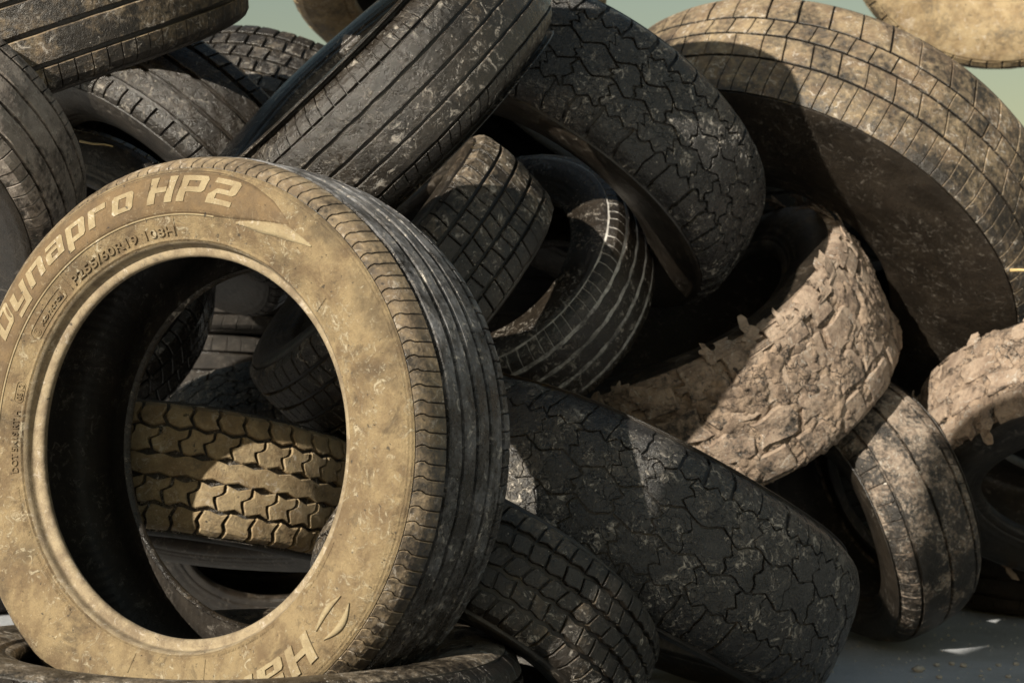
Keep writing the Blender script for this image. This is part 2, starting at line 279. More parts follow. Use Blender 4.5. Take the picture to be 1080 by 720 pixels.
POSE = {   # centre, axis (towards the side wall in view), outer radius, tread width, section width, bead radius
    'hero': ((-0.3865, 2.2841, 0.4472), (-0.4715, -0.8815, 0.0238), 0.392, 0.205, 0.255, 0.252),
    'lying': ((-0.3912, 2.2765, 0.0953), (0.0148, 0.0104, 0.9998), 0.41, 0.15, 0.185, 0.275),
    'S': ((0.1709, 2.8597, 0.2721), (-0.4179, -0.1803, -0.8904), 0.425, 0.25, 0.275, 0.25),
    'T': ((-0.0426, 2.5254, 0.2044), (-0.4793, -0.3473, -0.806), 0.27, 0.15, 0.175, 0.165),
    'M': ((0.1007, 3.2918, 1.0141), (-0.5055, -0.2366, -0.8297), 0.415, 0.225, 0.26, 0.25),
    'N': ((0.6426, 3.7052, 0.9056), (-0.461, -0.4558, -0.7614), 0.55, 0.26, 0.31, 0.25),
    'O': ((1.2163, 4.0744, 1.735), (-0.2018, -0.9491, -0.2419), 0.4, 0.22, 0.26, 0.21),
    'J': ((-0.2272, 2.6625, 0.9778), (-0.6682, -0.2781, 0.69), 0.335, 0.18, 0.21, 0.21),
    'P': ((0.4076, 3.4875, 0.5897), (-0.5113, -0.2752, 0.8141), 0.4, 0.27, 0.295, 0.24),
    'L': ((-0.0129, 3.2671, 0.7282), (-0.4527, -0.6702, 0.5881), 0.295, 0.175, 0.2, 0.18),
    'K': ((-0.1957, 2.9213, 0.7099), (-0.6944, -0.2695, 0.6672), 0.3, 0.175, 0.2, 0.19),
    'E': ((-0.9507, 2.4577, 0.8539), (-0.1771, -0.635, -0.7519), 0.315, 0.17, 0.195, 0.195),
    'D': ((-0.8026, 2.722, 1.1536), (0.2673, 0.3256, -0.9069), 0.36, 0.215, 0.24, 0.22),
    'F': ((-0.6657, 3.3259, 0.978), (-0.5567, -0.3907, -0.7331), 0.335, 0.195, 0.22, 0.2),
    'G': ((-0.5263, 3.6927, 1.0413), (-0.2673, -0.5812, -0.7686), 0.33, 0.18, 0.21, 0.2),
    'Q': ((0.7279, 3.5179, 0.2954), (-0.8576, -0.307, -0.4126), 0.3, 0.19, 0.215, 0.185),
    'R': ((1.1984, 3.4542, 0.4071), (-0.1469, -0.5526, -0.8204), 0.36, 0.21, 0.24, 0.22),
    'C': ((-0.5583, 2.8561, 0.363), (-0.1178, -0.1764, -0.9772), 0.31, 0.185, 0.21, 0.19),
    'V': ((-0.8977, 3.1535, 0.736), (0.0939, -0.8719, 0.4805), 0.33, 0.17, 0.195, 0.2),
    'W': ((-0.4953, 3.5183, 0.3008), (0.1896, -0.753, -0.6301), 0.33, 0.18, 0.21, 0.2),
    'I': ((-0.1452, 3.9368, 1.5307), (-0.1311, -0.2833, -0.95), 0.38, 0.22, 0.25, 0.22),
    'back0_0': ((-1.4959, 4.245, 0.1144), (-0.0075, -0.0098, 0.9999), 0.345, 0.19, 0.222, 0.21),
    'back0_1': ((-1.4686, 4.2676, 0.338), (-0.01, -0.0042, 0.9999), 0.345, 0.19, 0.222, 0.21),
    'back0_2': ((-1.5359, 4.2129, 0.5637), (-0.0234, -0.0022, 0.9997), 0.345, 0.19, 0.222, 0.21),
    'back0_3': ((-1.488, 4.1931, 0.7906), (0.0118, -0.019, 0.9997), 0.345, 0.19, 0.222, 0.21),
    'back0_4': ((-1.5382, 4.227, 1.0165), (-0.0129, -0.0137, 0.9998), 0.345, 0.19, 0.222, 0.21),
    'back1_0': ((-0.7973, 4.2432, 0.1125), (-0.001, -0.0053, 1.0), 0.345, 0.19, 0.222, 0.21),
    'back1_1': ((-0.7765, 4.2536, 0.3345), (-0.002, -0.0028, 1.0), 0.345, 0.19, 0.222, 0.21),
    'back1_2': ((-0.7902, 4.2722, 0.5632), (0.0275, -0.0021, 0.9996), 0.345, 0.19, 0.222, 0.21),
    'back1_3': ((-0.7523, 4.2691, 0.79), (-0.002, -0.0051, 1.0), 0.345, 0.19, 0.222, 0.21),
    'back2_0': ((-0.0277, 4.2269, 0.1125), (-0.0022, -0.0048, 1.0), 0.345, 0.19, 0.222, 0.21),
    'back2_1': ((-0.0475, 4.2163, 0.338), (-0.0101, -0.0114, 0.9999), 0.345, 0.19, 0.222, 0.21),
    'back2_2': ((-0.0434, 4.2633, 0.564), (0.0036, -0.013, 0.9999), 0.345, 0.19, 0.222, 0.21),
    'back2_3': ((-0.0647, 4.2505, 0.7874), (-0.0055, -0.0042, 1.0), 0.345, 0.19, 0.222, 0.21),
    'back2_4': ((-0.0856, 4.2135, 1.0114), (-0.001, -0.0195, 0.9998), 0.345, 0.19, 0.222, 0.21),
    'back2_5': ((-0.0309, 4.2502, 1.2333), (0.0093, -0.0136, 0.9999), 0.345, 0.19, 0.222, 0.21),
    'back3_0': ((0.6692, 4.2462, 0.111), (-0.0, -0.0, 1.0), 0.345, 0.19, 0.222, 0.21),
    'back3_1': ((0.6177, 4.4837, 0.3312), (-0.0011, -0.0002, 1.0), 0.345, 0.19, 0.222, 0.21),
    'back3_2': ((0.6667, 4.1447, 0.476), (0.0763, -0.5386, 0.8391), 0.345, 0.19, 0.222, 0.21),
    'back3_3': ((0.7644, 4.4964, 0.7314), (0.0669, 0.5785, 0.8129), 0.345, 0.19, 0.222, 0.21),
    'back3_4': ((0.7313, 4.3483, 1.0453), (-0.0305, -0.0197, 0.9993), 0.345, 0.19, 0.222, 0.21),
    'back3_5': ((0.6562, 4.2252, 1.2607), (-0.0309, -0.0206, 0.9993), 0.345, 0.19, 0.222, 0.21),
    'back4_0': ((1.4341, 4.2254, 0.1125), (0.0034, -0.0045, 1.0), 0.345, 0.19, 0.222, 0.21),
    'back4_1': ((1.4543, 4.2605, 0.3375), (0.0145, -0.0169, 0.9998), 0.345, 0.19, 0.222, 0.21),
    'back4_2': ((1.4474, 4.2493, 0.5621), (0.0184, -0.0333, 0.9993), 0.345, 0.19, 0.222, 0.21),
    'back4_3': ((1.431, 4.2039, 0.7871), (0.0032, -0.0192, 0.9998), 0.345, 0.19, 0.222, 0.21),
    'back4_4': ((1.4108, 4.243, 1.0181), (0.0367, -0.0293, 0.9989), 0.345, 0.19, 0.222, 0.21),
    'top1': ((-0.1771, 2.6754, 1.368), (-0.0967, -0.1147, 0.9887), 0.3, 0.17, 0.195, 0.18),
    'side2': ((2.0, 3.3, 0.3606), (-0.4988, -0.864, 0.0686), 0.36, 0.19, 0.22, 0.22),
    'side3': ((1.6, 3.4, 1.0), (-0.433, -0.25, 0.866), 0.36, 0.19, 0.22, 0.22),
    'stack0': ((-1.516, -0.4983, 0.1129), (-0.0074, -0.0021, 1.0), 0.3, 0.19, 0.222, 0.19),
    'stack1': ((-1.5129, -0.4885, 0.3369), (-0.0006, -0.0119, 0.9999), 0.3, 0.19, 0.222, 0.19),
    'stack2': ((-1.5413, -0.5129, 0.562), (-0.0225, -0.0053, 0.9997), 0.3, 0.19, 0.222, 0.19),
    'stack3': ((-1.5244, -0.5143, 0.787), (-0.0004, -0.0014, 1.0), 0.3, 0.19, 0.222, 0.19),
    'stack4': ((-1.5416, -0.4908, 1.012), (0.0057, -0.0112, 0.9999), 0.3, 0.19, 0.222, 0.19),
    'stack5': ((-1.539, -0.4939, 1.2362), (0.0087, -0.0012, 1.0), 0.3, 0.19, 0.222, 0.19),
    'stack6': ((-1.5472, -0.5177, 1.4631), (-0.0196, -0.0052, 0.9998), 0.3, 0.19, 0.222, 0.19),
    'stack7': ((-1.5284, -0.4865, 1.687), (-0.0059, -0.0035, 1.0), 0.3, 0.19, 0.222, 0.19),
    'stack8': ((-1.5223, -0.4842, 1.912), (-0.0008, -0.0015, 1.0), 0.3, 0.19, 0.222, 0.19),
    'stack9': ((-1.5154, -0.5084, 2.137), (0.0028, -0.003, 1.0), 0.3, 0.19, 0.222, 0.19),
}
def tyre(key, name, label, mats, pattern, spin=None, group='tyres in the heap', seed=0, gd=.009, seg=128, oval=.004, rings=True, detail=1, crown=1.):
    c, a, R, TW, W, Rb = POSE[key]; c = Vector(c); a = Vector(a).normalized()
    S = Shape(R, TW, W, Rb, seed + sum(map(ord, key)), gd, oval, detail == 2, crown)
    t = Vector((0, 0, 1)) if abs(a.z) < .95 else Vector((0, 1, 0))
    e1 = t.cross(a).normalized(); e2 = a.cross(e1)
    sp = S.rn.uniform(0, 6.28) if spin is None else spin
    Rm = Matrix((e1, e2, a)).transposed() @ Matrix.Rotation(sp, 3, 'Z')
    low = c - Vector((0, 0, R * math.sqrt(max(0, 1 - a.z ** 2)) + W / 2 * abs(a.z)))
    root = bpy.data.objects.new(name, None); col.objects.link(root); root.empty_display_size = .05
    root.matrix_world = Matrix.Translation(low) @ Rm.to_4x4()
    root['label'] = label; root['category'] = 'tyre'; root['group'] = group
    loc = Rm.transposed() @ (c - low)
    m_wall, m_tread, m_groove = mats[:3]
    if m_wall is M['black']: m_wall = M['wall']
    m_wall2 = mats[3] if len(mats) > 3 else m_wall
    vS, vT = S.vS, S.vT
    # carcass under the tread
    vs = np.r_[np.linspace(-vS, -vT, 4), np.linspace(-vT, vT, 22)[1:-1], np.linspace(vT, vS, 4)]
    hs = -gd * np.clip((vS - np.abs(vs)) / .006, 0, 1)
    tread = S.revolve('tread', vs, hs, m_groove, root, seg)
    walls = []
    for sg in (1, -1):
        vs = np.linspace(vS, S.vB, 26 if detail < 2 else 110)
        L = [(S.vB - .004, .0025, .0022), (S.vB - .016, .0015, .0007)]
        if rings: L += [(vS + (S.vB - vS) * f, .0014, .0008) for f in (.12, .30, .62, .8)]
        if detail == 2: L = [(S.vB - .0035, .0016, .0016), (vS + (S.vB - vS) * .60, .0008, .0006), (vS + .004, .0012, .0006), (vS + .0085, .0009, .0005)]
        w = S.revolve('sidewall', sg * vs, bumps(vs, L), m_wall if sg > 0 else m_wall2, root, seg); walls.append(w)
        vs = np.linspace(S.vB, S.vmax, 14)
        b = S.revolve('bead', sg * vs, bumps(vs, [(S.vB + .006, .003, .0008)]), mats[4] if len(mats) > 4 and sg > 0 else (m_wall if sg > 0 else m_wall2), root, seg); 
    inn = S.inner(M['liner'], root, 640, .004) if detail == 2 else S.inner(M['liner'], root)
    for ch in root.children: ch.location = loc
    pattern(S, tread, m_tread, mats)
    return root, S, tread, walls

# ------------------------------------------------------------------ tread patterns
def pat_hero(S, tr, mt, mats):
    vT = S.vT; g = .0085
    E = [-vT * .66, -vT * .30, vT * .03, vT * .36, vT * .68]
    for e0, e1 in zip(E[:-1], E[1:]): rib(S, tr, mt, e0, e1, 260, .0004, 0, .0007, .002, g)
    ms = mats[5]
    row(S, tr, ms, vT * .68 + g / 2, S.vS - .001, 128, ((0, 0), (.4, .001), (.62, .002), (.8, .007), (1, .003)), gu=.0014, gv=.0005, nu=2, nv=8, jit=.05, wear=.0005, bev=.0008)
    row(S, tr, mt, -S.vS + .001, -vT * .66 - g / 2, 104, ((0, .006), (.3, .004), (.6, .001), (1, 0)), gu=.0022, gv=.0005, nu=2, nv=6, jit=.05, wear=.0005, bev=.0008)
def pat_ribs(nr=5, g=.007, nsh=90, amp=.0004, ind=False, sh_gu=.0015, wear=.0008, zz=0):
    def f(S, tr, mt, mats):
        vT = S.vT; E = np.linspace(-.68, .68, nr - 1) * vT
        for e0, e1 in zip(E[:-1], E[1:]): rib(S, tr, mt, e0, e1, 220 if not zz else zz * 4, amp, zz, wear, .0015, g)
        for sg in (1, -1):
            e = sorted((sg * (abs(E[0]) + g / 2), sg * (S.vS - .001)))
            row(S, tr, mt, e[0], e[1], nsh, ((0, 0), (.5, .002 * sg), (1, .005)), gu=sh_gu, gv=.0005, nu=2, nv=4, jit=.08, ind=ind, wear=wear, bev=.0008)
    return f
def pat_blocks(S, tr, mt, mats):      # chunky zig-zag lugs in five rows
    vT = S.vT; n = 46; A = .0035
    E = [-vT * .64, -vT * .19, vT * .19, vT * .64]
    row(S, tr, mt, -S.vS + .001, E[0], n, ((0, .004), (.4, 0), (.7, .006), (1, -.002)), z1=(A, 1, 0), gu=.006, gv=.006, nu=4, nv=6, jit=.06, wear=.001, bev=.0018)
    Z = ((0, -.006), (.33, -.006), (.5, .008), (.67, .008), (1, .002))
    row(S, tr, mt, E[0], E[1], n, Z, (A, 1, 0), (A, 1, .5), gu=.005, gv=.006, nu=6, nv=8, jit=.06, wear=.001, bev=.0018, phase=.3)
    rib(S, tr, mt, E[1], E[2], n * 8, A * .7, n, .001, .0018, .006)
    row(S, tr, mt, E[2], E[3], n, Z, (A, 1, .5), (A, 1, 0), gu=.005, gv=.006, nu=6, nv=8, jit=.06, wear=.001, bev=.0018, phase=.6)
    row(S, tr, mt, E[3], S.vS - .001, n, ((0, -.002), (.3, .006), (.6, 0), (1, .004)), z0=(A, 1, 0), gu=.006, gv=.006, nu=4, nv=6, jit=.06, wear=.001, bev=.0018, phase=.2)
def pat_crack(n=40, gu=.0026, gv=.0030, wear=.0014, ind=True, A=.008, rough=.0013):
    def f(S, tr, mt, mats):           # worn-down all-terrain tread: thin wandering grooves
        vT = S.vT; E = [-vT * .60, -vT * .22, vT * .18, vT * .58]
        W1 = ((0, 0), (.25, .008), (.5, -.004), (.75, .010), (1, .002)); W2 = ((0, .006), (.3, -.006), (.55, .008), (.8, -.004), (1, 0))
        Zs = [(A * .8, 2, 0), (A, 1, .45), (A * .9, 1, .1), (A * .7, 2, .6)]
        k = dict(jit=.2, wear=wear, bev=.0008, ind=ind, rough=rough, gv=gv)
        row(S, tr, mt, -S.vS + .001, E[0], int(n * 1.3), ((0, .004), (.5, 0), (1, .004)), z1=(A * .8, 2 / 1.3 * n * 1.3 / int(n * 1.3), 0), gu=gu * 1.6, nu=6, nv=6, **k)
        row(S, tr, mt, E[0], E[1], n, W1, Zs[0], Zs[1], gu=gu, nu=10, nv=8, phase=.4, **k)
        row(S, tr, mt, E[1], E[2], n, W2, Zs[1], Zs[2], gu=gu, nu=10, nv=8, phase=.15, **k)
        row(S, tr, mt, E[2], E[3], n, W1, Zs[2], Zs[3], gu=gu, nu=10, nv=8, phase=.7, **k)
        row(S, tr, mt, E[3], S.vS - .001, int(n * 1.3), ((0, 0), (.5, .005), (1, 0)), z0=(A * .7, 2 / 1.3 * n * 1.3 / int(n * 1.3), .6), gu=gu * 1.6, nu=6, nv=6, phase=.2, **k)
    return f
def pat_slant(S, tr, mt, mats):       # wide outer blocks with slanted cuts, finely cut inner rows
    vT = S.vT; E = [-S.vS + .001, -vT * .42, -vT * .05, vT * .45, S.vS - .001]
    k = dict(wear=.0012, jit=.1)
    row(S, tr, mt, E[0], E[1], 52, ((0, .020), (.5, .010), (1, 0)), gu=.0032, gv=.004, nu=4, nv=4, rough=.0004, **k)
    row(S, tr, mt, E[1], E[2], 78, ((0, 0), (1, .002)), gu=.0022, gv=.005, nu=3, nv=3, rough=.0004, **k)
    row(S, tr, mt, E[2], E[3], 60, ((0, .014), (1, 0)), gu=.0022, gv=.006, nu=3, nv=3, rough=.0004, **k)
    row(S, tr, mt, E[3], E[4], 100, ((0, 0), (1, .002)), gu=.0014, gv=.005, nu=2, nv=4, **k)
def pat_rows(n=56, nr=4, gu=.0025, gv=.005, slant=.008, ind=True, wear=.0012, A=0., nv=3):
    def f(S, tr, mt, mats):           # straight rows cut into blocks
        vT = S.vT; E = np.r_[-S.vS + .001, np.linspace(-.6, .6, nr - 1) * vT, S.vS - .001]
        for i, (e0, e1) in enumerate(zip(E[:-1], E[1:])):
            sl = slant if i % 2 == 0 else -slant * .4
            z0 = (A if 0 < i else 0, 1, .3 * i); z1 = (A if i < nr - 1 else 0, 1, .3 * (i + 1))
            row(S, tr, mt, e0, e1, n, ((0, 0), (.5, sl * .6), (1, sl)), z0, z1, gu=gu, gv=gv, nu=3 if not A else 6, nv=nv, jit=.1, ind=ind, wear=wear, phase=.37 * i)
    return f
def pat_lugs(S, tr, mt, mats):        # coarse mud-terrain lugs
    vT = S.vT; n = 26
    for sg in (1, -1):
        e = sorted((sg * vT * .52, sg * (S.vS + .006)))
        row(S, tr, mt, e[0], e[1], n, ((0, 0), (.5, .004), (1, .0)), gu=.024, gv=.008, nu=4, nv=6, jit=.12, wear=.003, bev=.003, phase=.5 * (sg > 0))
    row(S, tr, mt, -vT * .5, 0, n, ((0, 0), (.5, .014), (1, .004)), (.005, 1, 0), (.006, 1, .5), gu=.014, gv=.01, nu=6, nv=6, jit=.12, wear=.003, bev=.003, phase=.25)
    row(S, tr, mt, 0, vT * .5, n, ((0, .004), (.5, -.010), (1, 0)), (.006, 1, .5), (.005, 1, 0), gu=.014, gv=.01, nu=6, nv=6, jit=.12, wear=.003, bev=.003, phase=.75)
def mud_cake(S, tread, amount=.5, seg=520, rows=84, rough=1., vmax=None):
    """dried mud plastered over the tread: an uneven, cracked skin that buries the lugs in places"""
    th = np.linspace(0, 2 * np.pi, seg, endpoint=False); vm = S.vS + .016 if vmax is None else vmax * S.vT; vs = np.linspace(-S.vS - .012, vm, rows)
    T, V = np.meshgrid(th, vs, indexing='ij'); rg = np.random.default_rng(S.rn.randint(0, 9999))
    def band(kmax, m):
        q = np.zeros_like(T)
        for _ in range(m):
            an = rg.uniform(0, np.pi); kk = rg.uniform(.45, 1) * kmax
            q += np.sin(np.round(kk * np.cos(an)) * T + kk * np.sin(an) / S.R * V + rg.uniform(0, 6.28))
        return q / math.sqrt(m)
    big, mid, small, fine = band(16, 12), band(55, 16), band(130, 20), band(300, 24)
    slab = np.minimum(np.abs(band(34, 12)), .7) + .6 * np.minimum(np.abs(band(70, 14)), .5)
    h = 1.0 * big + 1.5 * slab + .25 * small + .18 * fine - 1.0
    Hh = -S.gd + amount * .016 + .0042 * rough * h
    edge = np.clip(np.minimum(S.vS + .012 + V, vm - V) / .022 + .25 * small, 0, 1); Hh = Hh * edge - .012 * (1 - edge)
    P = S.at(T, V, Hh).reshape(-1, 3)
    F = [(i * rows + j, ((i + 1) % seg) * rows + j, ((i + 1) % seg) * rows + j + 1, i * rows + j + 1) for i in range(seg) for j in range(rows - 1)]
    return link('caked_mud', P, F, M['mud_cake'], tread, smooth=True)

def torn_flaps(S, tread, n, side=1, big=1., seed=1):
    """ragged tongues of torn rubber standing off the shoulder"""
    rn = random.Random(seed)
    for k in range(n):
        t0 = rn.uniform(0, 2 * math.pi); w = rn.uniform(.006, .028) * big / S.R; L = rn.uniform(.008, .036) * big; curl = rn.uniform(-.3, 1.1); lean = rn.uniform(-.5, .5)
        v0 = S.vT * rn.uniform(.7, 1.0); m = 6; V = []
        wv = [rn.uniform(.6, 1.3) for _ in range(m + 1)]; tip = rn.uniform(.15, .8); ex = rn.uniform(.8, 3.5); js = [rn.uniform(-.35, .35) for _ in range(m + 1)]
        for hh in (0, -.0035):
            for i in range(m + 1):
                q = i / m; ww = w * (1 - (1 - tip) * q ** ex) * wv[i] + .0006 / S.R; h = .001 + L * math.sin(curl * q) * q + hh
                for sg in (-1, 1): V.append(S.at(t0 + (lean * 2 + js[i]) * w * q + sg * ww, side * (v0 + L * q * (1 + .25 * js[i] * sg)), h + .003 * js[i] * sg))
        r = 2 * (m + 1); F = []
        for i in range(m):
            a = 2 * i; F += [(a, a + 1, a + 3, a + 2), (r + a, r + a + 2, r + a + 3, r + a + 1), (a, a + 2, r + a + 2, r + a), (a + 1, r + a + 1, r + a + 3, a + 3)]
        F += [(2 * m, 2 * m + 1, r + 2 * m + 1, r + 2 * m), (0, r, r + 1, 1)]
        link('torn_flap', np.array(V), F, M['mud'], tread, smooth=False)
# ------------------------------------------------------------------ ground
def ground():
    m = bpy.data.materials.new('pale_concrete'); m.use_nodes = True; nt = m.node_tree; b = nt.nodes['Principled BSDF']
    geo = N(nt, 'ShaderNodeNewGeometry'); pos = geo.outputs['Position']
    a = noise(nt, pos, 3, 6, .6); g = noise(nt, pos, 80, 5, .7)
    c = mix(nt, ramp(nt, a, .35, .7), (.55, .57, .60), (.42, .43, .44)); c = mix(nt, ramp(nt, g, .5, .8), c, (.66, .67, .68))
    nt.links.new(c, b.inputs['Base Color']); b.inputs['Roughness'].default_value = .85
    bp = N(nt, 'ShaderNodeBump'); bp.inputs['Strength'].default_value = .5; bp.inputs['Distance'].default_value = .01
    nt.links.new(g, bp.inputs['Height']); nt.links.new(bp.outputs[0], b.inputs['Normal'])
    n = 24; xs = np.linspace(-1, 1, n + 1); xs = np.sign(xs) * np.abs(xs) ** 3 * 900
    V = [(x, y + 3, 0) for x in xs for y in xs]
    F = [(i * (n + 1) + j, (i + 1) * (n + 1) + j, (i + 1) * (n + 1) + j + 1, i * (n + 1) + j + 1) for i in range(n) for j in range(n)]
    o = link('ground', V, F, m, smooth=False); o['kind'] = 'structure'
ground()

# ------------------------------------------------------------------ tyres
hero, HS, htread, hwalls = tyre('hero', 'tyre', 'dusty tan tyre with raised pale lettering, standing upright in the flat tyre',
    (M['hero_wall'], M['hero_tread'], M['groove'], M['black'], M['hero_bead'], M['hero_shoulder']), pat_hero, spin=0., seg=288, gd=.0075, oval=.0015, detail=2)

# --- raised marks on the lettered side wall
hw = hwalls[0]
_i = HS.v > HS.vS
def v_of_r(r): return np.interp(-np.asarray(r, float), -HS.prof[_i][:, 1], HS.v[_i])
def patch(name, ph, r_out, r_in, h, mat, nr=6, edge=.0):
    """a thin raised field on the wall between two radii that vary with the angle (degrees)"""
    ph = np.asarray(ph, float); n = len(ph); V = []; F = []
    for i in range(n):
        for j in range(nr + 1):
            r = r_out[i] + (r_in[i] - r_out[i]) * j / nr
            V.append(HS.at(math.radians(ph[i]), v_of_r(r), h))
    for i in range(n):
        V.append(HS.at(math.radians(ph[i]), v_of_r(r_out[i]), -.001)); V.append(HS.at(math.radians(ph[i]), v_of_r(r_in[i]), -.001))
    b = n * (nr + 1)
    for i in range(n - 1):
        for j in range(nr): F.append((i * (nr + 1) + j, i * (nr + 1) + j + 1, (i + 1) * (nr + 1) + j + 1, (i + 1) * (nr + 1) + j))
        F.append((i * (nr + 1), (i + 1) * (nr + 1), b + 2 * (i + 1), b + 2 * i)); F.append((i * (nr + 1) + nr, b + 2 * i + 1, b + 2 * (i + 1) + 1, (i + 1) * (nr + 1) + nr))
    return link(name, np.array(V), F, mat, hw)
def text(name, body, ph0, ph1, r0, height, h, mat, shear=0., bold=0., smooth=False):
    """lettering running clockwise from ph0 to ph1 (degrees), baseline radius r0"""
    cu = bpy.data.curves.new(name, 'FONT'); cu.body = body; cu.shear = shear; cu.offset = bold; cu.extrude = .5; cu.resolution_u = 3
    to = bpy.data.objects.new(name, cu); col.objects.link(to)
    me = bpy.data.meshes.new_from_object(to.evaluated_get(bpy.context.evaluated_depsgraph_get()))
    P = np.array([v.co[:] for v in me.vertices]); F = [tuple(p.vertices) for p in me.polygons]
    bpy.data.objects.remove(to); bpy.data.curves.remove(cu); bpy.data.meshes.remove(me)
    x = (P[:, 0] - P[:, 0].min()) / (P[:, 0].max() - P[:, 0].min()); cap = .72
    ph = np.radians(ph0 + (ph1 - ph0) * x); r = r0 + P[:, 1] / cap * height
    hh = np.where(P[:, 2] > 0, h, -.0012)
    return link(name, HS.at(ph, v_of_r(r), hh), F, mat, hw, smooth=False)
_L, _R = [(0, 0), (.3, 0), (.3, 1), (0, 1)], [(.7, 0), (1, 0), (1, 1), (.7, 1)]
def bx(x0, y0, x1, y1): return [(x0, y0), (x1, y0), (x1, y1), (x0, y1)]
GLYPH = {   # square-cut display letters, built from butted pieces
    'H': [bx(0, 0, .3, 1), bx(.7, 0, 1, 1), bx(.3, .4, .7, .6)],
    'P': [bx(0, 0, .3, 1), bx(.3, .8, .74, 1), bx(.3, .36, .74, .56), [(.74, .36), (.9, .36), (1, .46), (1, .9), (.9, 1), (.74, 1)]],
    '2': [bx(.05, .8, .72, 1), [(.72, .42), (.9, .42), (1, .52), (1, .9), (.9, 1), (.72, 1)], [(.1, .42), (.72, .42), (.72, .6), (.26, .6)], [(0, .2), (.3, .2), (.3, .42), (.1, .42), (0, .34)], bx(0, 0, 1, .2)],
    'D': [bx(0, 0, .3, 1), bx(.3, .8, .7, 1), bx(.3, 0, .7, .2), [(.7, 0), (.87, 0), (1, .13), (1, .87), (.87, 1), (.7, 1)]],
    'o': [[(.1, 0), (.32, 0), (.32, .74), (.1, .74), (0, .64), (0, .1)], [(.68, 0), (.9, 0), (1, .1), (1, .64), (.9, .74), (.68, .74)], bx(.32, .56, .68, .74), bx(.32, 0, .68, .18)],
    'r': [bx(0, 0, .34, .74), bx(.34, .52, .85, .74)],
    'p': [bx(0, -.26, .32, .74), bx(.32, .56, .68, .74), bx(.32, 0, .68, .18), [(.68, 0), (.9, 0), (1, .1), (1, .64), (.9, .74), (.68, .74)]],
    'a': [bx(.06, .58, .68, .74), [(.68, 0), (1, 0), (1, .64), (.9, .74), (.68, .74)], bx(.32, .33, .68, .46), [(.08, 0), (.32, 0), (.32, .46), (.08, .46), (0, .38), (0, .08)], bx(.32, 0, .68, .14)],
    'n': [bx(0, 0, .32, .74), bx(.32, .54, .68, .74), [(.68, 0), (1, 0), (1, .64), (.9, .74), (.68, .74)]],
    'y': [[(.1, .06), (.32, .06), (.32, .74), (0, .74), (0, .16)], bx(.32, .06, .68, .24), bx(.68, -.26, 1, .74), bx(.06, -.26, .68, -.09)],
    'k': [bx(0, 0, .32, 1), [(.32, .26), (.46, .36), (.98, .74), (.62, .74), (.32, .5)], [(.46, .36), (.64, 0), (1, 0), (.68, .52)]]}
def blocktext(name, body, ph0, ph1, r0, height, h, mat, shear=.28, gap=.16):
    """display lettering running clockwise from ph0 to ph1 (degrees): one mesh for each letter"""
    pitch = (ph1 - ph0) / (len(body) - gap); cw = abs(math.radians(pitch)) * (r0 + height / 2) * (1 - gap)
    for i, ch in enumerate(body):
        V, F = [], []
        for poly in GLYPH[ch]:
            P = []
            for (x0, y0), (x1, y1) in zip(poly, poly[1:] + poly[:1]):
                m = max(1, int(max(abs(x1 - x0), abs(y1 - y0)) / .2))
                P += [(x0 + (x1 - x0) * k / m, y0 + (y1 - y0) * k / m) for k in range(m)]
            b = len(V); n = len(P)
            for hh, e in ((h, .0), (-.001, .02)):
                for x, y in P:
                    xx = x + shear * y * height / cw
                    V.append(HS.at(math.radians(ph0 + pitch * (i + xx * (1 - gap) - .12)), v_of_r(r0 + y * height), hh))
            F.append(tuple(range(b, b + n)))
            F += [(b + k, b + n + k, b + n + (k + 1) % n, b + (k + 1) % n) for k in range(n)]
        link(name, np.array(V), F, mat, hw, smooth=False)
ph = np.linspace(57, 199, 140)
ro = np.interp(ph, [57, 63, 70, 79, 185, 199], [.337, .350, .358, .362, .362, .336]); ri = np.interp(ph, [57, 64, 71, 77, 190, 199], [.335, .320, .309, .305, .305, .334])
patch('logo_band', ph, ro, ri, .0005, M['hero_band'], 8)
patch('logo_band_rim', np.linspace(78, 190, 110), np.full(110, .3055), np.full(110, .3035), .0011, M['hero_letter'], 1)
patch('logo_wing', np.linspace(49, 71, 24), np.interp(np.linspace(49, 71, 24), [49, 57, 71], [.334, .333, .306]), np.interp(np.linspace(49, 71, 24), [49, 55, 63, 71], [.332, .318, .306, .303]), .0012, M['hero_letter'], 3)
blocktext('raised_letter', 'Dynapro', 153, 101.5, .322, .033, .0016, M['hero_letter'])
blocktext('raised_letter', 'HP2', 97, 72.5, .321, .034, .0016, M['hero_letter'])
text('size_lettering', 'P255/60R19 108H', 129, 91, .2795, .0112, .0026, M['hero_wall'], 0, .015)
text('date_lettering', 'DOT 5M1S RT H', 188, 170.5, .2775, .0085, .0020, M['hero_wall'], 0, .01)
text('date_lettering', '0312', 167.5, 163, .2785, .0075, .0018, M['hero_wall'], 0, .01)
text('badge_lettering', 'kontrol', 145, 134, .2825, .0070, .0018, M['hero_wall'], 0, .01)
blocktext('maker_letter', 'Hankook', -46, -108, .316, .034, .0026, M['hero_letter'])
for r_, sg_ in ((.341, 1), (.327, -1)):   # maker's emblem: two facing crescents
    q_ = np.linspace(0, 1, 16); ph_ = -43 + 10 * q_; bow = np.sin(np.pi * q_)
    patch('maker_emblem', ph_, r_ + sg_ * .006 * bow + .0035 * bow + .0004, r_ + sg_ * .006 * bow - .0035 * bow, .0024, M['hero_letter'], 2)
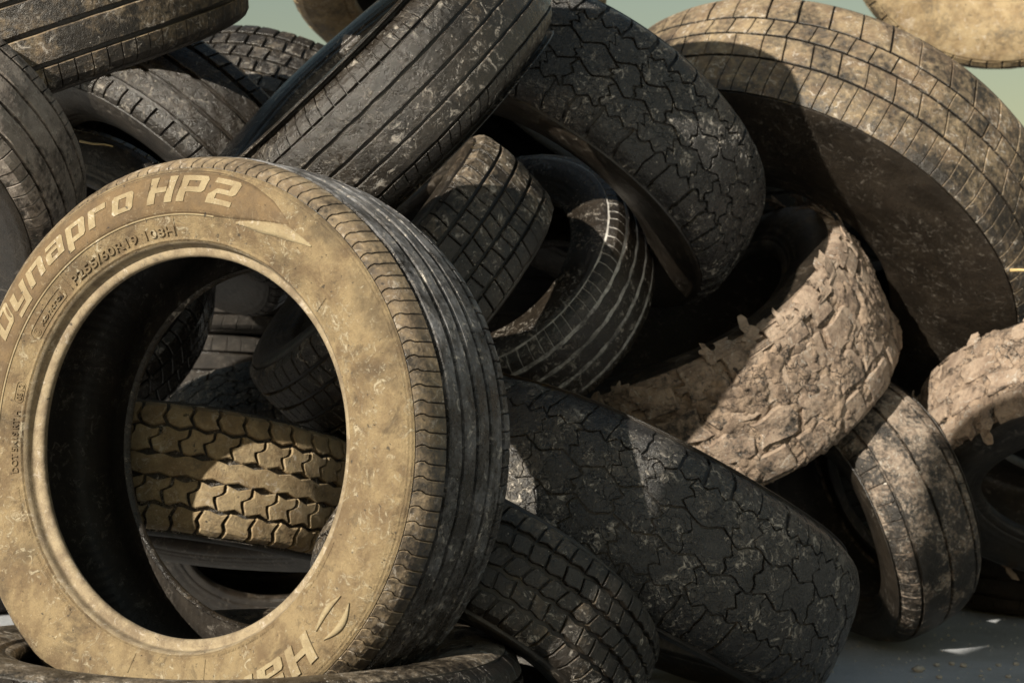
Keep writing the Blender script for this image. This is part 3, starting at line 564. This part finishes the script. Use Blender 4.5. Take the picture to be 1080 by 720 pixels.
def frame(p0, p1, r0, r1, w=.0011):   # rounded outline of a badge
    n = 24; ph = np.linspace(p0, p1, n); e = np.minimum(1, np.minimum(ph - min(p0, p1), max(p0, p1) - ph) / 1.2); e = np.sqrt(np.clip(1 - (1 - e) ** 2, 0, 1)); m = (r0 + r1) / 2; d = (r1 - r0) / 2
    patch('badge_frame', ph, m + d * e + w / 2, m + d * e - w / 2, .0009, M['hero_wall'], 1)
    patch('badge_frame', ph, m - d * e + w / 2, m - d * e - w / 2, .0009, M['hero_wall'], 1)
frame(149.5, 132.5, .2785, .2935); frame(168.4, 162.2, .2765, .288)
for rr_ in (.0052, .0026):            # ring mark in the badge
    n = 20; a_ = np.linspace(0, 2 * math.pi, n, endpoint=False); V, F = [], []
    for q in (rr_, rr_ - .0009):
        for k in range(n): V.append(HS.at(math.radians(147.3) + q * math.cos(a_[k]) / .286, v_of_r(.286 + q * math.sin(a_[k])), .0010))
    F = [(k, (k + 1) % n, n + (k + 1) % n, n + k) for k in range(n)]
    link('badge_ring', np.array(V), F, M['hero_wall'], hw)
def radial(phd, r0, r1, w=.0008, h=.0009):
    d = math.degrees(w / .3); patch('mould_line', [phd - d, phd + d], [r1, r1], [r0, r0], h, M['hero_wall'], 6)
for phd in (91, 38, -78, -102, 130.5, 118): radial(phd, .278, .303 if phd != 118 else .296)
# fine print, too small to read: short raised dashes
rn_ = random.Random(5)
def fine(p0, p1, r):
    V, F = [], []; p = p0
    while p < p1:
        d = rn_.uniform(.25, .8)
        q = [HS.at(math.radians(x), v_of_r(y), .0008) for x, y in ((p, r), (p + d * .8, r), (p + d * .8, r - .0028), (p, r - .0028))]
        V += q; F.append(tuple(range(len(V) - 4, len(V)))); p += d + (.5 if rn_.random() < .18 else .12)
    o = link('fine_print', np.array(V), F, M['hero_wall'], hw, smooth=False); o['kind'] = 'stuff'
for p0, p1, r in ((192, 206, .2815), (193, 207, .2775), (212, 232, .2815), (216, 230, .2775), (286, 306, .2775), (320, 336, .279)): fine(p0, p1, r)
# vent hairs left by the mould
V, F = [], []
for k in range(90):
    p = rn_.uniform(0, 2 * math.pi); r = rn_.choice((.276, .286, .297, .318, .34, .358)) + rn_.uniform(-.002, .002); c = HS.at(p, v_of_r(r), 0); t = HS.at(p + rn_.uniform(-.006, .006), v_of_r(r) + rn_.uniform(-.002, .002), rn_.uniform(.002, .0045))
    b = len(V)
    for q in range(4): V.append(c + .0006 * np.array([math.cos(q * 1.571), math.sin(q * 1.571), 0]))
    V.append(t); F += [(b, b + 1, b + 4), (b + 1, b + 2, b + 4), (b + 2, b + 3, b + 4), (b + 3, b, b + 4)]
o = link('vent_hairs', np.array(V), F, M['black'], hw); o['kind'] = 'stuff'

tyre('lying', 'tyre', 'black tyre lying flat on the ground under the upright lettered tyre', (M['worn'], M['black_gloss'], M['groove']), pat_ribs(5, .007, 80))
tyre('C', 'tyre', 'sandy tyre with deep zigzag lugs, lit through the hole of the lettered tyre', (M['deep'], M['sandy'], M['worn']), pat_blocks, gd=.011)  # groove floors darker than the sand: shadow between the lugs painted in
tyre('S', 'tyre', 'big black tyre with finely cracked worn tread leaning beside the lettered tyre', (M['black'], M['aged'], M['groove']), pat_crack(40), gd=.006, crown=3.2)
tyre('T', 'tyre', 'small block-tread tyre wedged between lettered tyre and big cracked tyre', (M['black'], M['worn'], M['groove']), pat_rows(58, 5, .003, .007, .008, True, .0012, .002, 5))
tyre('M', 'tyre', 'black tyre with cracked diamond tread below the topmost brown tyre', (M['black'], M['aged'], M['groove']), pat_crack(38, .0038, .0042, A=.010, rough=.0009), gd=.008, crown=2.0)
tyre('N', 'tyre', 'large brown tyre with slanted tread cuts on top of the heap', (M['black'], M['brown'], M['groove']), pat_slant)
tyre('O', 'tyre', 'pale sandy tyre at the very top against the sky', (M['sandy'], M['sandy'], M['worn']), pat_rows(60, 4, .004, .006, .004, False))
tyre('J', 'tyre', 'smooth black ribbed tyre tilted above the lettered tyre', (M['black_gloss'], M['black'], M['groove']), pat_ribs(6, .0042, 90), gd=.005, crown=2.8)
_, PS, pt, _ = tyre('P', 'tyre', 'torn tyre plastered with dried pinkish mud, ragged along one edge', (M['black'], M['mud'], M['mud']), pat_lugs, gd=.014, oval=.010, crown=1.8)
mud_cake(PS, pt, .58, vmax=.80, rough=1.5)
torn_flaps(PS, pt, 130, 1, 1.2, 4)
tyre('L', 'tyre', 'black tyre with three whitish grooves round its tread', (M['black_gloss'], M['black_gloss'], M['chalk']), pat_ribs(5, .008, 80, amp=.0012), gd=.002)
tyre('K', 'tyre', 'dark block-tread tyre squeezed under the smooth ribbed tyre', (M['black'], M['worn'], M['groove']), pat_rows(60, 5, .003, .006, .006, True))
tyre('E', 'tyre', 'grey dusty bald tyre behind the left rim of the lettered tyre', (M['black'], M['ashen'], M['groove']), pat_ribs(5, .005, 90))
tyre('D', 'tyre', 'brown ribbed tyre overhanging the grey dusty bald tyre', (M['black'], M['brown'], M['groove']), pat_ribs(5, .007, 90))
tyre('F', 'tyre', 'black tyre with wide grooves just behind the top of the lettered tyre', (M['black'], M['black'], M['groove']), pat_ribs(5, .008, 60, ind=False, sh_gu=.004))
tyre('G', 'tyre', 'black block-tread tyre under the patch of open sky', (M['black'], M['black'], M['groove']), pat_rows(50, 5, .006, .007, .004, True))
_, QS, qt, _ = tyre('Q', 'tyre', 'mud-spattered tyre standing on the pale ground beside the cracked tyre', (M['black'], M['spatter'], M['spatter']), pat_ribs(4, .006, 50), oval=.008, crown=2.)
_, RS, rt, _ = tyre('R', 'tyre', 'muddy tyre with coarse chunky lugs beside the standing mud-spattered tyre', (M['black'], M['mud'], M['groove']), pat_lugs, gd=.014)
mud_cake(RS, rt, .45)
torn_flaps(RS, rt, 60, 1, 1.2, 8); torn_flaps(RS, rt, 40, -1, 1.2, 9)
tyre('V', 'tyre', 'dark tyre with a glinting tread edge seen inside the lettered tyre', (M['black'], M['black_gloss'], M['groove']), pat_rows(70, 4, .003, .006, .006, False))
tyre('W', 'tyre', 'black cracked tyre seen through the hole above the sandy lugs', (M['black'], M['aged'], M['groove']), pat_crack(36, ind=False))

tyre('I', 'tyre', 'distant tan cracked tyre behind the black block-tread tyre', (M['sandy'], M['sandy'], M['groove']), pat_crack(30, ind=False))
for k in POSE:
    if k.startswith('stack'):
        tyre(k, 'tyre', 'black tyre in an added unseen stack that shades the heap', (M['black'], M['black'], M['groove']), pat_ribs(5, .008, 60), seg=72, group='tyres in the added stack shading the heap')  # unseen stack behind the camera, added to shade the big cracked tyre
    if k.startswith('back'):
        tyre(k, 'tyre', 'black tyre stacked flat behind the heap', (M['deep'], M['deep'], M['groove']), pat_ribs(5, .008, 60), seg=72, group='tyres stacked behind the heap')
    if k.startswith('top'):
        tyre(k, 'tyre', 'unseen worn tyre added on the crest of the heap for shade', (M['black'], M['worn'], M['groove']), pat_ribs(5, .008, 60), seg=72, group='added unseen tyres shading the heap from its crest')  # out of view above the frame, added to shade the diamond tread
    if k.startswith('side'):
        tyre(k, 'tyre', 'worn tyre at the outer end of the heap', (M['black'], M['worn'], M['groove']), pat_ribs(5, .008, 60), seg=72, group='tyres at the outer ends of the heap')

# ------------------------------------------------------------------ small things
def at_px(x, y, d):
    f = Vector((0, math.cos(PITCH), math.sin(PITCH))); u = Vector((0, -math.sin(PITCH), math.cos(PITCH)))
    return Vector((0, 0, CAM_H)) + d * (f + Vector((1, 0, 0)) * ((x - 540) / 1760) + u * ((360 - y) / 1760))
ms = bpy.data.materials.new('dry_straw'); ms.use_nodes = True
ms.node_tree.nodes['Principled BSDF'].inputs['Base Color'].default_value = (.55, .40, .18, 1); ms.node_tree.nodes['Principled BSDF'].inputs['Roughness'].default_value = .6
def straw(pts, r, label):
    V, F = [], []; n = len(pts)
    for i, p in enumerate(pts):
        for k in range(6):
            a = k * math.pi / 3; rr = r * (1 - .5 * i / n); V.append((p.x, p.y + rr * math.cos(a), p.z + rr * math.sin(a)))
    for i in range(n - 1):
        for k in range(6): F.append((i * 6 + k, i * 6 + (k + 1) % 6, (i + 1) * 6 + (k + 1) % 6, (i + 1) * 6 + k))
    F += [tuple(range(5, -1, -1)), tuple(range(n * 6 - 6, n * 6))]
    o = link('straw', V, F, ms); o['label'] = label; o['category'] = 'straw'; o['group'] = 'bits of dry straw'
straw([at_px(84, 149, 2.62), at_px(98, 152, 2.6), at_px(110, 152.5, 2.59), at_px(119, 154.5, 2.58)], .0022, 'short dry straw sticking out beside the grey dusty bald tyre')
straw([at_px(1065, 285, 3.2), at_px(1075, 284.6, 3.18), at_px(1092, 285.5, 3.16)], .0035, 'short dry straw caught under the large brown tyre')
rp = random.Random(11)
mp = bpy.data.materials.new('pale_stone'); mp.use_nodes = True; nt = mp.node_tree
nt.links.new(mix(nt, noise(nt, N(nt, 'ShaderNodeNewGeometry').outputs['Position'], 120, 4), (.35, .32, .28), (.62, .58, .52)), nt.nodes['Principled BSDF'].inputs['Base Color']); nt.nodes['Principled BSDF'].inputs['Roughness'].default_value = .9
for x, y, r in ((966, 706, .011), (985, 700, .006), (1001, 699, .006), (1013, 701, .007), (1050, 700, .005), (1068, 699, .006), (988, 713, .006), (1031, 711, .004), (1060, 712, .005), (1040, 704, .004)):
    d = CAM_H / ((y - 430) / 1760); px = (x - 540) / 1760 * d
    bmv = []; n = 7
    for i in range(5):
        t = math.pi * i / 4
        for k in range(n):
            a = 2 * math.pi * k / n; q = r * rp.uniform(.75, 1.2)
            bmv.append((q * math.sin(t) * math.cos(a) * 1.2, q * math.sin(t) * math.sin(a), q * .7 * math.cos(t)))
    F = [(i * n + k, (i + 1) * n + k, (i + 1) * n + (k + 1) % n, i * n + (k + 1) % n) for i in range(4) for k in range(n)]
    o = link('pebble', bmv, F, mp); o.location = (px, d, r * .5)
    o['label'] = 'small pale pebble on the ground beside the mud-spattered tyre'; o['category'] = 'pebble'; o['group'] = 'pebbles on the pale ground'

# loose grit on the ground
rg = np.random.default_rng(21); n = 1500; V, F = [], []
for k in range(n):
    x, y, r = rg.uniform(.25, 2.2), rg.uniform(2.5, 4.6), rg.uniform(.0012, .0045) * (1 if rg.random() < .93 else 1.8)
    b = len(V)
    for q in range(4): a = q * 1.571 + rg.uniform(-.4, .4); V.append((x + r * math.cos(a), y + r * math.sin(a), -.0005))
    V.append((x + r * rg.uniform(-.3, .3), y + r * rg.uniform(-.3, .3), r * rg.uniform(.7, 1.1)))
    F += [(b, b + 1, b + 4), (b + 1, b + 2, b + 4), (b + 2, b + 3, b + 4), (b + 3, b, b + 4)]
o = link('grit', V, F, mp, smooth=False); o['kind'] = 'stuff'; o['label'] = 'loose pale grit scattered on the ground'; o['category'] = 'grit'
